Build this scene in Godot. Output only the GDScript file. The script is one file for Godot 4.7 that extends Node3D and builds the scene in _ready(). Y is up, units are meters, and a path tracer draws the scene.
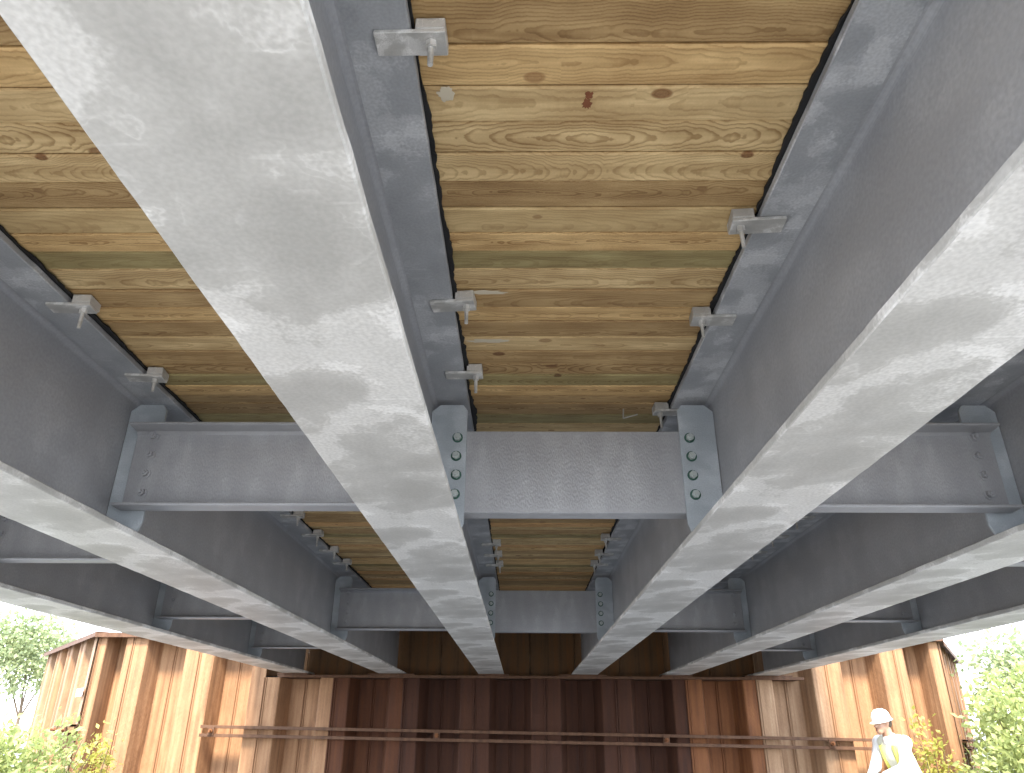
extends Node3D
# Underside of a small steel girder bridge with a timber plank deck, looking towards a sheet pile abutment.

var rng := RandomNumberGenerator.new()
var M := {}
var used := {}

const GX := [-2.995, -1.713, -0.399, 0.838, 2.047, 3.209]   # girder centres
const FW := 0.334        # flange width
const YB := 2.30         # girder underside
const YT := 2.92         # underside of the top flange
const YF := 2.944        # top of the girder
const YP := 2.953        # underside of the planks
const ZEND := -10.82     # far end of the girders
const ZNEAR := 0.2       # near end of the built part, cut short to let daylight underneath
const ZCAP := -10.42     # front of the pile cap
const ZW := -10.46       # front face of the piling

# ------------------------------------------------------------------ helpers
func numbered(n: String) -> String:
	if not used.has(n):
		used[n] = 0
		return n
	used[n] += 1
	return "%s_%03d" % [n, used[n]]

func thing(called: String, label: String, category: String, at := Vector3.ZERO, group := "") -> Node3D:
	var o := Node3D.new()
	o.name = numbered(called)
	add_child(o)
	o.position = at
	o.set_meta("label", label)
	o.set_meta("category", category)
	if group != "":
		o.set_meta("group", group)
	return o

func struct(called: String, mesh: Mesh, mat: Material) -> MeshInstance3D:
	var o := MeshInstance3D.new()
	o.name = numbered(called)
	o.mesh = mesh
	o.material_override = mat
	add_child(o)
	o.set_meta("kind", "structure")
	return o

func part(called: String, mesh: Mesh, mat: Material, parent: Node3D, at := Vector3.ZERO, rot := Vector3.ZERO) -> MeshInstance3D:
	var o := MeshInstance3D.new()
	o.name = called
	o.mesh = mesh
	o.material_override = mat
	o.position = at
	o.rotation = rot
	parent.add_child(o, true)
	return o

func begin() -> SurfaceTool:
	var st := SurfaceTool.new()
	st.begin(Mesh.PRIMITIVE_TRIANGLES)
	st.set_smooth_group(-1)
	return st

func finish(st: SurfaceTool) -> ArrayMesh:
	st.generate_normals()
	return st.commit()

func quad(st: SurfaceTool, a: Vector3, b: Vector3, c: Vector3, d: Vector3, ua := Vector2.ZERO, ub := Vector2.ZERO, uc := Vector2.ZERO, ud := Vector2.ZERO) -> void:
	st.set_uv(ua); st.add_vertex(a)
	st.set_uv(ub); st.add_vertex(b)
	st.set_uv(uc); st.add_vertex(c)
	st.set_uv(ua); st.add_vertex(a)
	st.set_uv(uc); st.add_vertex(c)
	st.set_uv(ud); st.add_vertex(d)

func tri(st: SurfaceTool, a: Vector3, b: Vector3, c: Vector3) -> void:
	st.set_uv(Vector2(a.x + a.y, a.z)); st.add_vertex(a)
	st.set_uv(Vector2(b.x + b.y, b.z)); st.add_vertex(b)
	st.set_uv(Vector2(c.x + c.y, c.z)); st.add_vertex(c)

# box with chamfered edges, transformed by xf (front faces clockwise)
func cbox(st: SurfaceTool, c: Vector3, s: Vector3, ch: float, xf := Transform3D.IDENTITY) -> void:
	var h := s * 0.5
	var k := minf(ch, minf(h.x, minf(h.y, h.z)) * 0.9)
	var P := func(sx, sy, sz, ax) -> Vector3:
		var v := Vector3(sx * (h.x - (0.0 if ax == 0 else k)), sy * (h.y - (0.0 if ax == 1 else k)), sz * (h.z - (0.0 if ax == 2 else k)))
		return xf * (c + v)
	for ax in 3:
		var u := (ax + 1) % 3
		var w := (ax + 2) % 3
		for sg in [-1, 1]:
			var q := []
			for t in [[-1, -1], [1, -1], [1, 1], [-1, 1]]:
				var e := [0, 0, 0]
				e[ax] = sg; e[u] = t[0]; e[w] = t[1]
				q.append(P.call(e[0], e[1], e[2], ax))
			if sg < 0:
				quad(st, q[0], q[1], q[2], q[3])
			else:
				quad(st, q[3], q[2], q[1], q[0])
		# edges parallel to ax
		for t in [[-1, -1], [1, -1], [1, 1], [-1, 1]]:
			var e0 := [0, 0, 0]
			var e1 := [0, 0, 0]
			e0[ax] = -1; e1[ax] = 1
			e0[u] = t[0]; e0[w] = t[1]; e1[u] = t[0]; e1[w] = t[1]
			var a: Vector3 = P.call(e0[0], e0[1], e0[2], u)
			var b: Vector3 = P.call(e1[0], e1[1], e1[2], u)
			var d: Vector3 = P.call(e0[0], e0[1], e0[2], w)
			var f: Vector3 = P.call(e1[0], e1[1], e1[2], w)
			if t[0] * t[1] > 0:
				quad(st, a, d, f, b)
			else:
				quad(st, a, b, f, d)
	for sx in [-1, 1]:
		for sy in [-1, 1]:
			for sz in [-1, 1]:
				var a: Vector3 = P.call(sx, sy, sz, 0)
				var b: Vector3 = P.call(sx, sy, sz, 1)
				var d: Vector3 = P.call(sx, sy, sz, 2)
				if sx * sy * sz > 0:
					tri(st, a, d, b)
				else:
					tri(st, a, b, d)

func box_mesh(s: Vector3, ch: float) -> ArrayMesh:
	var st := begin()
	cbox(st, Vector3.ZERO, s, ch)
	return finish(st)

# closed outline (in x,y) pulled along z from z0 to z1, with caps; UV: x = length in metres, y = way round the outline
func pull(poly: PackedVector2Array, z0: float, z1: float, u0 := 0.0, seg := 1, rough := 0.0) -> ArrayMesh:
	var st := begin()
	var nz := FastNoiseLite.new()
	nz.seed = int(u0 * 10.0)
	nz.frequency = 9.0
	nz.fractal_octaves = 3
	var n := poly.size()
	if Geometry2D.is_polygon_clockwise(poly):
		poly.reverse()
	var v := 0.0
	for i in n:
		var a := poly[i]
		var b := poly[(i + 1) % n]
		var l := a.distance_to(b)
		for s in seg:
			var za := lerpf(z0, z1, float(s) / seg)
			var zb := lerpf(z0, z1, float(s + 1) / seg)
			var q := [Vector3(a.x, a.y, za), Vector3(b.x, b.y, za), Vector3(b.x, b.y, zb), Vector3(a.x, a.y, zb)]
			if rough > 0.0:
				for c in 4:
					var w: Vector3 = q[c]
					if w.z != z0 and w.z != z1:
						q[c] = w + Vector3(nz.get_noise_3d(w.x, w.y, w.z), nz.get_noise_3d(w.x + 50.0, w.y, w.z), 0.0) * rough
			var t := [Vector2(za + u0, v), Vector2(za + u0, v + l), Vector2(zb + u0, v + l), Vector2(zb + u0, v)]
			if z1 > z0:
				quad(st, q[3], q[2], q[1], q[0], t[3], t[2], t[1], t[0])
			else:
				quad(st, q[0], q[1], q[2], q[3], t[0], t[1], t[2], t[3])
		v += l
	var idx := Geometry2D.triangulate_polygon(poly)
	for e in 2:
		var z := z0 if e == 0 else z1
		var front := (e == 0) == (z0 > z1)      # faces +z
		for k in range(0, idx.size(), 3):
			var p: Array = [poly[idx[k]], poly[idx[k + 1]], poly[idx[k + 2]]]
			var ccw: bool = (p[1] - p[0]).cross(p[2] - p[0]) > 0.0
			var o := [0, 2, 1] if ccw == front else [0, 1, 2]
			for j in o:
				st.set_uv(p[j])
				st.add_vertex(Vector3(p[j].x, p[j].y, z))
	return finish(st)

func tube(st: SurfaceTool, a: Vector3, b: Vector3, ra: float, rb: float, n := 10, caps := true) -> void:
	var d := (b - a).normalized()
	var x := d.cross(Vector3.UP if absf(d.y) < 0.9 else Vector3.RIGHT).normalized()
	var y := d.cross(x)
	for i in n:
		var t0 := TAU * i / n
		var t1 := TAU * (i + 1) / n
		var c0 := x * cos(t0) + y * sin(t0)
		var c1 := x * cos(t1) + y * sin(t1)
		quad(st, a + c0 * ra, b + c0 * rb, b + c1 * rb, a + c1 * ra)
		if caps:
			tri(st, a, a + c0 * ra, a + c1 * ra)
			tri(st, b, b + c1 * rb, b + c0 * rb)

# ------------------------------------------------------------------ textures
func noise_img(w: int, h: int, seed_: int, freq: float, oct: int, warp := 0.0, type := FastNoiseLite.TYPE_SIMPLEX_SMOOTH) -> PackedByteArray:
	var n := FastNoiseLite.new()
	n.noise_type = type
	n.seed = seed_
	n.frequency = freq
	n.fractal_octaves = oct
	n.fractal_type = FastNoiseLite.FRACTAL_FBM if oct > 1 else FastNoiseLite.FRACTAL_NONE
	if warp > 0.0:
		n.domain_warp_enabled = true
		n.domain_warp_amplitude = warp
		n.domain_warp_frequency = freq * 0.8
		n.domain_warp_fractal_octaves = 3
	return n.get_seamless_image(w, h, false, false, 0.12, true).get_data()

func stretched(w: int, h: int, sx: int, sy: int, seed_: int, freq: float, oct: int, warp := 0.0) -> PackedByteArray:
	var n := FastNoiseLite.new()
	n.seed = seed_
	n.frequency = freq
	n.fractal_octaves = oct
	if warp > 0.0:
		n.domain_warp_enabled = true
		n.domain_warp_amplitude = warp
		n.domain_warp_frequency = freq
	var im := n.get_seamless_image(w / sx, h / sy, false, false, 0.12, true)
	im.resize(w, h, Image.INTERPOLATE_CUBIC)
	return im.get_data()

func tex_of(im: Image) -> ImageTexture:
	im.generate_mipmaps()
	return ImageTexture.create_from_image(im)

# galvanised steel: pale spangle, water marks with crisp rims, chalky blotches. amount 0..1 = how stained
func galv_img(seed_: int, stain: float, base: Color, pale: Color, dark: Color, cloud := 0.9) -> Image:
	var w := 768
	var big := noise_img(w, w, seed_, 0.0026, 4, 60.0)
	var mid := noise_img(w, w, seed_ + 1, 0.0055, 5, 40.0)
	var fin := noise_img(w, w, seed_ + 2, 0.13, 3)
	var cross := stretched(w, w, 1, 12, seed_ + 3, 0.05, 3, 4.0)
	var strk := stretched(w, w, 8, 1, seed_ + 4, 0.02, 4, 10.0)
	var d := PackedByteArray()
	d.resize(w * w * 3)
	for i in w * w:
		var b: float = big[i] / 255.0
		var m: float = mid[i] / 255.0
		var f: float = fin[i] / 255.0 - 0.5
		var t := 0.5 + (b - 0.5) * cloud + (m - 0.5) * cloud + f * 0.12 + (strk[i] / 255.0 - 0.5) * 0.25
		t = clampf(t, 0.0, 1.0)
		# two skins: frosted chalky zinc and smooth grey zinc, meeting along a wavy line with a pale rim
		var e := b + (m - 0.5) * 0.34 + (strk[i] / 255.0 - 0.5) * 0.05
		var chalk := smoothstep(0.51, 0.60, e + f * 0.05)
		var rim := exp(-pow((e - 0.513) / 0.009, 2.0)) * smoothstep(0.35, 0.6, m)
		# faint tide lines inside the smooth skin, and short runs across
		var k := fposmod(b * 5.0 + (m - 0.5) * 0.5, 1.0)
		var tide := smoothstep(0.80, 0.97, k) * (1.0 - smoothstep(0.975, 1.0, k)) * (1.0 - chalk) * smoothstep(0.45, 0.62, m)
		var bl := smoothstep(0.66, 0.74, m * 0.8 + b * 0.2 + f * 0.10)
		var cr := smoothstep(0.76, 0.88, cross[i] / 255.0) * smoothstep(0.47, 0.6, m)
		var q := clampf((chalk * (0.55 + f * 0.5) + rim * 0.45 + tide * 0.28 + bl * 0.5 + cr * 0.35) * stain, 0.0, 1.0)
		var sp := f * 0.05
		var o := i * 3
		d[o] = int(clampf(lerpf(lerpf(dark.r, base.r, t), pale.r, q) + sp, 0.0, 1.0) * 255.0)
		d[o + 1] = int(clampf(lerpf(lerpf(dark.g, base.g, t), pale.g, q) + sp, 0.0, 1.0) * 255.0)
		d[o + 2] = int(clampf(lerpf(lerpf(dark.b, base.b, t), pale.b, q) + sp, 0.0, 1.0) * 255.0)
	return Image.create_from_data(w, w, false, Image.FORMAT_RGB8, d)

func rust_img(dark: Color, mid: Color, pale: Color) -> Image:
	var w := 640
	var v1 := stretched(w, w, 1, 16, 31, 0.03, 4, 6.0)
	var v2 := stretched(w, w, 1, 8, 32, 0.012, 3, 10.0)
	var m := noise_img(w, w, 33, 0.008, 5, 20.0)
	var f := noise_img(w, w, 34, 0.09, 3)
	var d := PackedByteArray()
	d.resize(w * w * 3)
	for i in w * w:
		var t := v1[i] / 255.0 * 0.35 + v2[i] / 255.0 * 0.4 + m[i] / 255.0 * 0.25 + (f[i] / 255.0 - 0.5) * 0.16
		t = 0.56 + (t - 0.5) * 0.95
		var c := dark.lerp(mid, t * 2.0) if t < 0.5 else mid.lerp(pale, t * 2.0 - 1.0)
		d[i * 3] = int(c.r * 255.0)
		d[i * 3 + 1] = int(c.g * 255.0)
		d[i * 3 + 2] = int(c.b * 255.0)
	return Image.create_from_data(w, w, false, Image.FORMAT_RGB8, d)

const WS := 12           # strips of wood in the texture
# flat-sawn softwood, one strip per plank face: rings cut at a slant, bent round knots
const WW := 1280
const SH := 80
func wood_strip(s: int, fine: PackedByteArray, fib: PackedByteArray, mot: PackedByteArray, run: PackedByteArray) -> PackedByteArray:
	var w := WW
	var sh := SH
	var d := PackedByteArray()
	d.resize(w * sh * 3)
	var r := RandomNumberGenerator.new()
	r.seed = 77 + s * 13
	var nz := FastNoiseLite.new()
	nz.seed = 5
	nz.frequency = 1.0
	nz.fractal_octaves = 3
	var depth := r.randf_range(0.004, 0.03)      # how far the pith lies above the face, metres
	var rise := r.randf_range(0.03, 0.11)          # how fast it drifts away along the plank
	var turn := r.randf()
	var py := r.randf_range(-0.03, 0.03)
	var slope := r.randf_range(-0.003, 0.003)
	var ring := r.randf_range(0.0045, 0.0095)
	var contrast := r.randf_range(0.25, 0.8)
	var knots := []
	for k in r.randi_range(0, 2):
		knots.append([r.randf() * 1.84, r.randf_range(-0.045, 0.045), r.randf_range(0.006, 0.013), r.randf_range(0.35, 0.9)])
	# drift of the pith and local bulge from knots, per column
	for x in w:
		var X := x * 1.84 / w
		var ang := TAU * x / w
		var cx := cos(ang) * 0.6
		var cy := sin(ang) * 0.6
		var wander := nz.get_noise_3d(cx * 2.0, cy * 2.0, s * 9.1) * 0.014
		var lift := nz.get_noise_3d(cx * 3.0 + 20.0, cy * 3.0, s * 7.3) * 0.006
		var wig := nz.get_noise_3d(cx * 14.0, cy * 14.0, s * 3.7) * 0.0022
		var near := []
		for k in knots:
			var dx := X - float(k[0])
			if dx > 0.92:
				dx -= 1.84
			if dx < -0.92:
				dx += 1.84
			if absf(dx) < 0.06:
				near.append([dx, k[1], k[2], k[3]])
		var dep := depth + lift + rise * absf(fposmod(float(x) / w + turn, 1.0) - 0.5) * 1.84
		for y in sh:
			var Y := (y - SH * 0.5) / (SH / 0.115)
			var yy := Y - py - wander
			var rr := sqrt(yy * yy + dep * dep) + wig + slope * sin(ang + s)
			var kd := 0.0
			var kring := 0.0
			for k in near:
				var dx: float = k[0]
				var dy := Y - float(k[1])
				var q := sqrt(dx * dx * 0.36 + dy * dy)
				var kr: float = k[2]
				rr += 0.016 * exp(-q * q / (kr * kr * 9.0)) * float(k[3])
				if q < kr * 1.5:
					kd = maxf(kd, (1.0 - smoothstep(kr * 0.72, kr * 1.0, q)) * float(k[3]))
					kring = maxf(kring, (1.0 - absf(q - kr) / (kr * 0.32)) * float(k[3]))
			var i := y * w + x
			var j := ((s * 41 + y) % 512) * w + x
			var ff := fine[j] / 255.0 - 0.5
			var fb := fib[j] / 255.0 - 0.5
			var mm := mot[j] / 255.0 - 0.5
			var ph := fposmod(rr / ring + fb * 0.18, 1.0)
			var late := smoothstep(0.45, 0.9, ph) * (1.0 - smoothstep(0.93, 1.0, ph))
			var t := late * contrast * 0.62 + fb * 0.16 + ff * 0.10 + mm * 0.22 + (run[j] / 255.0 - 0.5) * 0.55
			var cr := 0.835 - t * 0.34
			var cg := 0.735 - t * 0.37
			var cb := 0.56 - t * 0.35
			if kd > 0.0 or kring > 0.0:
				var e := clampf(kd * 0.75 + maxf(kring, 0.0) * 0.75, 0.0, 1.0)
				cr = lerpf(cr, 0.42 + ff * 0.2, e)
				cg = lerpf(cg, 0.26 + ff * 0.2, e)
				cb = lerpf(cb, 0.14 + ff * 0.1, e)
			d[i * 3] = int(clampf(cr, 0.0, 1.0) * 255.0)
			d[i * 3 + 1] = int(clampf(cg, 0.0, 1.0) * 255.0)
			d[i * 3 + 2] = int(clampf(cb, 0.0, 1.0) * 255.0)
	return d

func bump_tex(seed_: int, freq: float, oct: int, size := 512) -> ImageTexture:
	var im := Image.create_from_data(size, size, false, Image.FORMAT_L8, noise_img(size, size, seed_, freq, oct))
	im.convert(Image.FORMAT_RGBA8)
	im.bump_map_to_normal_map(2.0)
	return tex_of(im)

func mat(c: Color, rough := 0.8, metal := 0.0) -> StandardMaterial3D:
	var m := StandardMaterial3D.new()
	m.albedo_color = c.linear_to_srgb()
	m.roughness = rough
	m.metallic = metal
	return m

func make_materials() -> void:
	var bump := bump_tex(8, 0.05, 4)
	var bump_fine := bump_tex(9, 0.16, 3)
	var fine := noise_img(WW, 512, 51, 0.2, 2)
	var fib := stretched(WW, 512, 24, 1, 52, 0.11, 3)
	var mot := noise_img(WW, 512, 53, 0.008, 4, 20.0)
	var run := stretched(WW, 512, 16, 2, 54, 0.05, 4, 6.0)
	var jobs := []
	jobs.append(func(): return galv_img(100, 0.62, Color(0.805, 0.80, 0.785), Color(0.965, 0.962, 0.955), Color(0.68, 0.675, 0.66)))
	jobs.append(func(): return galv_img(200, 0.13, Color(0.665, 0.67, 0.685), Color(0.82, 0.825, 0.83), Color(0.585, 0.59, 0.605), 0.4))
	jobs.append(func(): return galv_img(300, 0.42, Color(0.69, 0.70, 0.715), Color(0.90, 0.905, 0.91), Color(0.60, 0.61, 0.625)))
	jobs.append(func(): return galv_img(400, 0.2, Color(0.70, 0.73, 0.755), Color(0.86, 0.88, 0.89), Color(0.63, 0.66, 0.685)))
	jobs.append(func(): return rust_img(Color(0.38, 0.285, 0.21), Color(0.555, 0.435, 0.33), Color(0.68, 0.57, 0.455)))
	for s in WS:
		jobs.append(wood_strip.bind(s, fine, fib, mot, run))
	jobs.append(func(): return rust_img(Color(0.27, 0.20, 0.14), Color(0.46, 0.36, 0.26), Color(0.56, 0.38, 0.21)))
	var done := []
	done.resize(jobs.size())
	var task := WorkerThreadPool.add_group_task(func(i: int): done[i] = jobs[i].call(), jobs.size())
	WorkerThreadPool.wait_for_group_task_completion(task)
	var gt_flange := tex_of(done[0])
	var gt_web := tex_of(done[1])
	var gt_top := tex_of(done[2])
	var gt_plate := tex_of(done[3])
	var wd := PackedByteArray()
	for s in WS:
		wd.append_array(done[5 + s])
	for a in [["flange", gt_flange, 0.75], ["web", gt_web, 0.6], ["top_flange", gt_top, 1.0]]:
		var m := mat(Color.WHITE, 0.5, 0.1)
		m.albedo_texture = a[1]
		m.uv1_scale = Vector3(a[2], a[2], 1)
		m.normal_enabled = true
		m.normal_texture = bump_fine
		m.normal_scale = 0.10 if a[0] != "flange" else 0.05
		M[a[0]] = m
	var gp := mat(Color.WHITE, 0.5, 0.25)
	gp.albedo_texture = gt_plate
	gp.uv1_triplanar = true
	gp.uv1_world_triplanar = true
	gp.uv1_scale = Vector3.ONE * 1.3
	gp.normal_enabled = true
	gp.normal_texture = bump_fine
	gp.normal_scale = 0.2
	M["plate"] = gp
	var gd := gp.duplicate()
	gd.albedo_texture = gt_web
	gd.albedo_color = Color(1.0, 1.0, 1.0)
	gd.uv1_scale = Vector3(1.6, 0.7, 1.6)
	M["channel"] = gd
	var gc := gp.duplicate()
	gc.albedo_texture = gt_flange
	gc.uv1_scale = Vector3.ONE * 3.0
	M["clip"] = gc
	M["bolt"] = mat(Color(0.46, 0.50, 0.49), 0.5, 0.3)
	M["washer"] = mat(Color(0.035, 0.10, 0.075), 0.6, 0.2)
	M["felt"] = mat(Color(0.012, 0.012, 0.013), 0.75)
	var wt := tex_of(Image.create_from_data(WW, WS * SH, false, Image.FORMAT_RGB8, wd))
	var tints := [Color(1, 0.985, 0.96), Color(0.98, 0.93, 0.85), Color(0.93, 0.91, 0.86), Color(0.97, 0.95, 0.91), Color(0.82, 0.77, 0.70), Color(0.74, 0.755, 0.68), Color(0.97, 0.87, 0.77)]
	for i in tints.size():
		var m := mat(Color.WHITE, 0.72)
		m.albedo_texture = wt
		m.albedo_color = tints[i]
		m.normal_enabled = true
		m.normal_texture = bump_fine
		m.normal_scale = 0.15
		M["wood%d" % i] = m
	M["stain_red"] = mat(Color(0.22, 0.075, 0.03), 0.7)
	M["stain_pale"] = mat(Color(0.62, 0.55, 0.42), 0.8)
	M["wire"] = mat(Color(0.5, 0.48, 0.44), 0.5, 0.3)
	var rt := tex_of(done[4])
	var rust_shade_tints := [Color(1, 1, 1), Color(0.95, 0.92, 0.90), Color(1.0, 0.95, 0.90), Color(0.92, 0.88, 0.86), Color(0.78, 0.62, 0.46), Color(0.55, 0.385, 0.22), Color(0.44, 0.29, 0.145)]  # the darkest tints put the shade under the bridge into the pile colour
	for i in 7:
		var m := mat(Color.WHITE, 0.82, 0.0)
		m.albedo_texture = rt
		m.albedo_color = rust_shade_tints[i]
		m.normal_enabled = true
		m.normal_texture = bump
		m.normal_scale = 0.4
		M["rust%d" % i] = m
	var rd := mat(Color.WHITE, 0.8)
	rd.albedo_texture = rt
	rd.albedo_color = Color(0.62, 0.55, 0.51)
	rd.uv1_triplanar = true
	rd.uv1_world_triplanar = true
	rd.normal_enabled = true
	rd.normal_texture = bump
	rd.normal_scale = 0.5
	M["rust_beam"] = rd
	var rb := rd.duplicate()
	rb.albedo_color = Color(1.0, 0.96, 0.9)
	rb.uv1_scale = Vector3(0.8, 0.35, 0.8)
	rb.albedo_texture = tex_of(done[5 + WS])
	M["backwall"] = rb
	var g := mat(Color(0.50, 0.485, 0.465), 0.95)
	var gi := Image.create_from_data(512, 512, false, Image.FORMAT_L8, noise_img(512, 512, 61, 0.02, 5))
	gi.convert(Image.FORMAT_RGB8)
	gi.adjust_bcs(1.55, 0.45, 1.0)
	g.albedo_texture = tex_of(gi)
	g.uv1_triplanar = true
	g.uv1_world_triplanar = true
	g.uv1_scale = Vector3.ONE * 0.35
	M["ground"] = g
	M["asphalt"] = mat(Color(0.06, 0.06, 0.062), 0.9)
	M["bark"] = mat(Color(0.12, 0.085, 0.055), 0.9)
	for a in [["leaf_a", Color(0.19, 0.22, 0.11)], ["leaf_b", Color(0.22, 0.25, 0.09)], ["leaf_c", Color(0.15, 0.18, 0.09)], ["leaf_y", Color(0.28, 0.27, 0.06)]]:
		var m := mat(a[1], 0.6)
		m.backlight_enabled = true
		m.backlight = (a[1] * 1.3).linear_to_srgb()
		m.cull_mode = BaseMaterial3D.CULL_DISABLED
		M[a[0]] = m

# ------------------------------------------------------------------ the bridge
func girder(i: int, label: String) -> void:
	var o := thing("steel_girder", label, "girder", Vector3(GX[i], 0, 0), "steel bridge girders")
	var hw := FW * 0.5
	var tf := 0.024
	var tw := 0.009
	var off := i * 2.37
	var b := 0.003
	# bottom flange with slightly eased tips
	var pb := PackedVector2Array([Vector2(-hw + b, YB), Vector2(hw - b, YB), Vector2(hw, YB + b), Vector2(hw, YB + tf - b), Vector2(hw - b, YB + tf), Vector2(-hw + b, YB + tf), Vector2(-hw, YB + tf - b), Vector2(-hw, YB + b)])
	part("bottom_flange", pull(pb, ZNEAR, ZEND, off, 260, 0.0016), M.flange, o)
	var pt := PackedVector2Array([Vector2(-hw + b, YT), Vector2(hw - b, YT), Vector2(hw, YT + b), Vector2(hw, YF - b), Vector2(hw - b, YF), Vector2(-hw + b, YF), Vector2(-hw, YF - b), Vector2(-hw, YT + b)])
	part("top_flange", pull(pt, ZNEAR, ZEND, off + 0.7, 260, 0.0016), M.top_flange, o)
	# web with root fillets
	var pw := PackedVector2Array()
	var r := 0.022
	for q in [[1, -1], [1, 1], [-1, 1], [-1, -1]]:
		var yb: float = (YB + tf + 0.001) if q[1] < 0 else (YT - 0.001)
		var seq := range(6)
		for k in seq:
			var t := float(k) / 5.0
			if q[0] * q[1] > 0:
				t = 1.0 - t
			# quarter arc from the flange face to the web face
			var a := t * PI * 0.5
			pw.append(Vector2(q[0] * (tw + r - r * sin(a)), yb - q[1] * (r - r * cos(a))))
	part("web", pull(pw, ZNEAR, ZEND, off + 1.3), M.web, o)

# stiffener plate on one side of a girder's web
func stiffener(g: Node3D, side: int, z: float) -> void:
	var s := float(side)
	var p := PackedVector2Array([
		Vector2(s * 0.012, YB + 0.05), Vector2(s * 0.036, YB + 0.0255), Vector2(s * 0.148, YB + 0.0255), Vector2(s * 0.165, YB + 0.07),
		Vector2(s * 0.165, 2.866), Vector2(s * 0.147, 2.891), Vector2(s * 0.048, 2.891), Vector2(s * 0.012, 2.860)])
	part("stiffener_plate", pull(p, z, z - 0.013), M.plate, g)

func hexbolt(st: SurfaceTool, st2: SurfaceTool, c: Vector3, dir: float, turn: float) -> void:
	# washer ring, nut and bolt end, pointing along z*dir
	tube(st2, c, c + Vector3(0, 0, dir * 0.004), 0.0225, 0.0225, 16)
	var d := Vector3(0, 0, dir)
	var a := c + d * 0.004
	var e := c + d * 0.019
	for i in 6:
		var t0 := turn + TAU * i / 6
		var t1 := turn + TAU * (i + 1) / 6
		var c0 := Vector3(cos(t0), sin(t0), 0) * 0.0165
		var c1 := Vector3(cos(t1), sin(t1), 0) * 0.0165
		if dir > 0:
			quad(st, a + c0, e + c0, e + c1, a + c1)
			tri(st, e, e + c1, e + c0)
		else:
			quad(st, a + c1, e + c1, e + c0, a + c0)
			tri(st, e, e + c0, e + c1)
	tube(st, e, e + d * 0.008, 0.0095, 0.008, 10)

# channel between girders a and b; towards = true when its flanges reach towards the camera
func diaphragm(ia: int, ib: int, z: float, towards: bool, label: String) -> void:
	var o := thing("cross_channel", label, "steel channel", Vector3((GX[ia] + GX[ib]) * 0.5, 2.415, z), "channels bolted across between the girders")
	var half: float = (GX[ib] - GX[ia]) * 0.5 - (0.07 if towards else 0.055)
	var h := 0.36
	var s := 1.0 if towards else -1.0
	var zf := 0.0 if towards else -0.0135
	var t := 0.011
	var fl := 0.092
	var st := begin()
	cbox(st, Vector3(0, h * 0.5, zf + s * t * 0.5), Vector3(half * 2, h - 0.002, t), 0.002)
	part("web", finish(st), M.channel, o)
	for k in 2:
		var y0 := 0.0 if k == 0 else h
		var e := 1.0 if k == 0 else -1.0
		var pr := PackedVector2Array([Vector2(zf + s * t * 1.02, y0), Vector2(zf + s * (fl - 0.004), y0), Vector2(zf + s * fl, y0 + e * 0.004), Vector2(zf + s * fl, y0 + e * 0.010), Vector2(zf + s * (fl - 0.004), y0 + e * 0.0125), Vector2(zf + s * (t * 1.02 + 0.012), y0 + e * 0.018), Vector2(zf + s * t * 1.02, y0 + e * 0.03)])
		# profile in (z, y), pulled along x
		var q := PackedVector2Array()
		for v in pr:
			q.append(Vector2(-v.x, v.y))
		var fm := pull(q, -half, half)
		part("flange", fm, M.channel, o, Vector3.ZERO, Vector3(0, PI * 0.5, 0))
	for sd in [-1, 1]:
		var gx: float = GX[ia] if sd < 0 else GX[ib]
		var x: float = gx - float(sd) * (0.142 if towards else 0.125) - o.position.x
		for k in 4:
			var b1 := begin()
			var b2 := begin()
			var y := 0.075 + 0.083 * k
			var zz := t + 0.0 if towards else 0.0002
			hexbolt(b1, b2, Vector3.ZERO, 1.0, rng.randf() * TAU)
			var bm := part("bolt", finish(b1), M.bolt if not towards else M.channel, o, Vector3(x + rng.randf_range(-0.002, 0.002), y, zz))
			part("washer", finish(b2), M.washer if not towards else M.channel, bm)

func clip(i: int, side: int, z: float, label: String) -> void:
	var edge: float = GX[i] + side * FW * 0.5
	var o := thing("deck_clip", label, "deck clip", Vector3(edge, YT, z), "clips that hold the planks to the girders")
	o.rotation.y = rng.randf_range(-0.10, 0.10)
	var w := rng.randf_range(0.057, 0.065)
	var st := begin()
	cbox(st, Vector3(0, -0.006, 0), Vector3(0.150, 0.011, w), 0.0015)
	part("plate", finish(st), M.clip, o)
	st = begin()
	cbox(st, Vector3(side * 0.042, 0.016, -0.006), Vector3(0.062, 0.031, w + 0.012), 0.002)
	part("spacer_block", finish(st), M.clip, o)
	st = begin()
	var bx := side * rng.randf_range(0.038, 0.048)
	tube(st, Vector3(bx, -0.012, 0.004), Vector3(bx, -0.030, 0.004), 0.0125, 0.0125, 6)
	tube(st, Vector3(bx, -0.030, 0.004), Vector3(bx + 0.001, -rng.randf_range(0.068, 0.09), 0.005), 0.0068, 0.006, 8)
	part("bolt", finish(st), M.clip, o)

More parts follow.
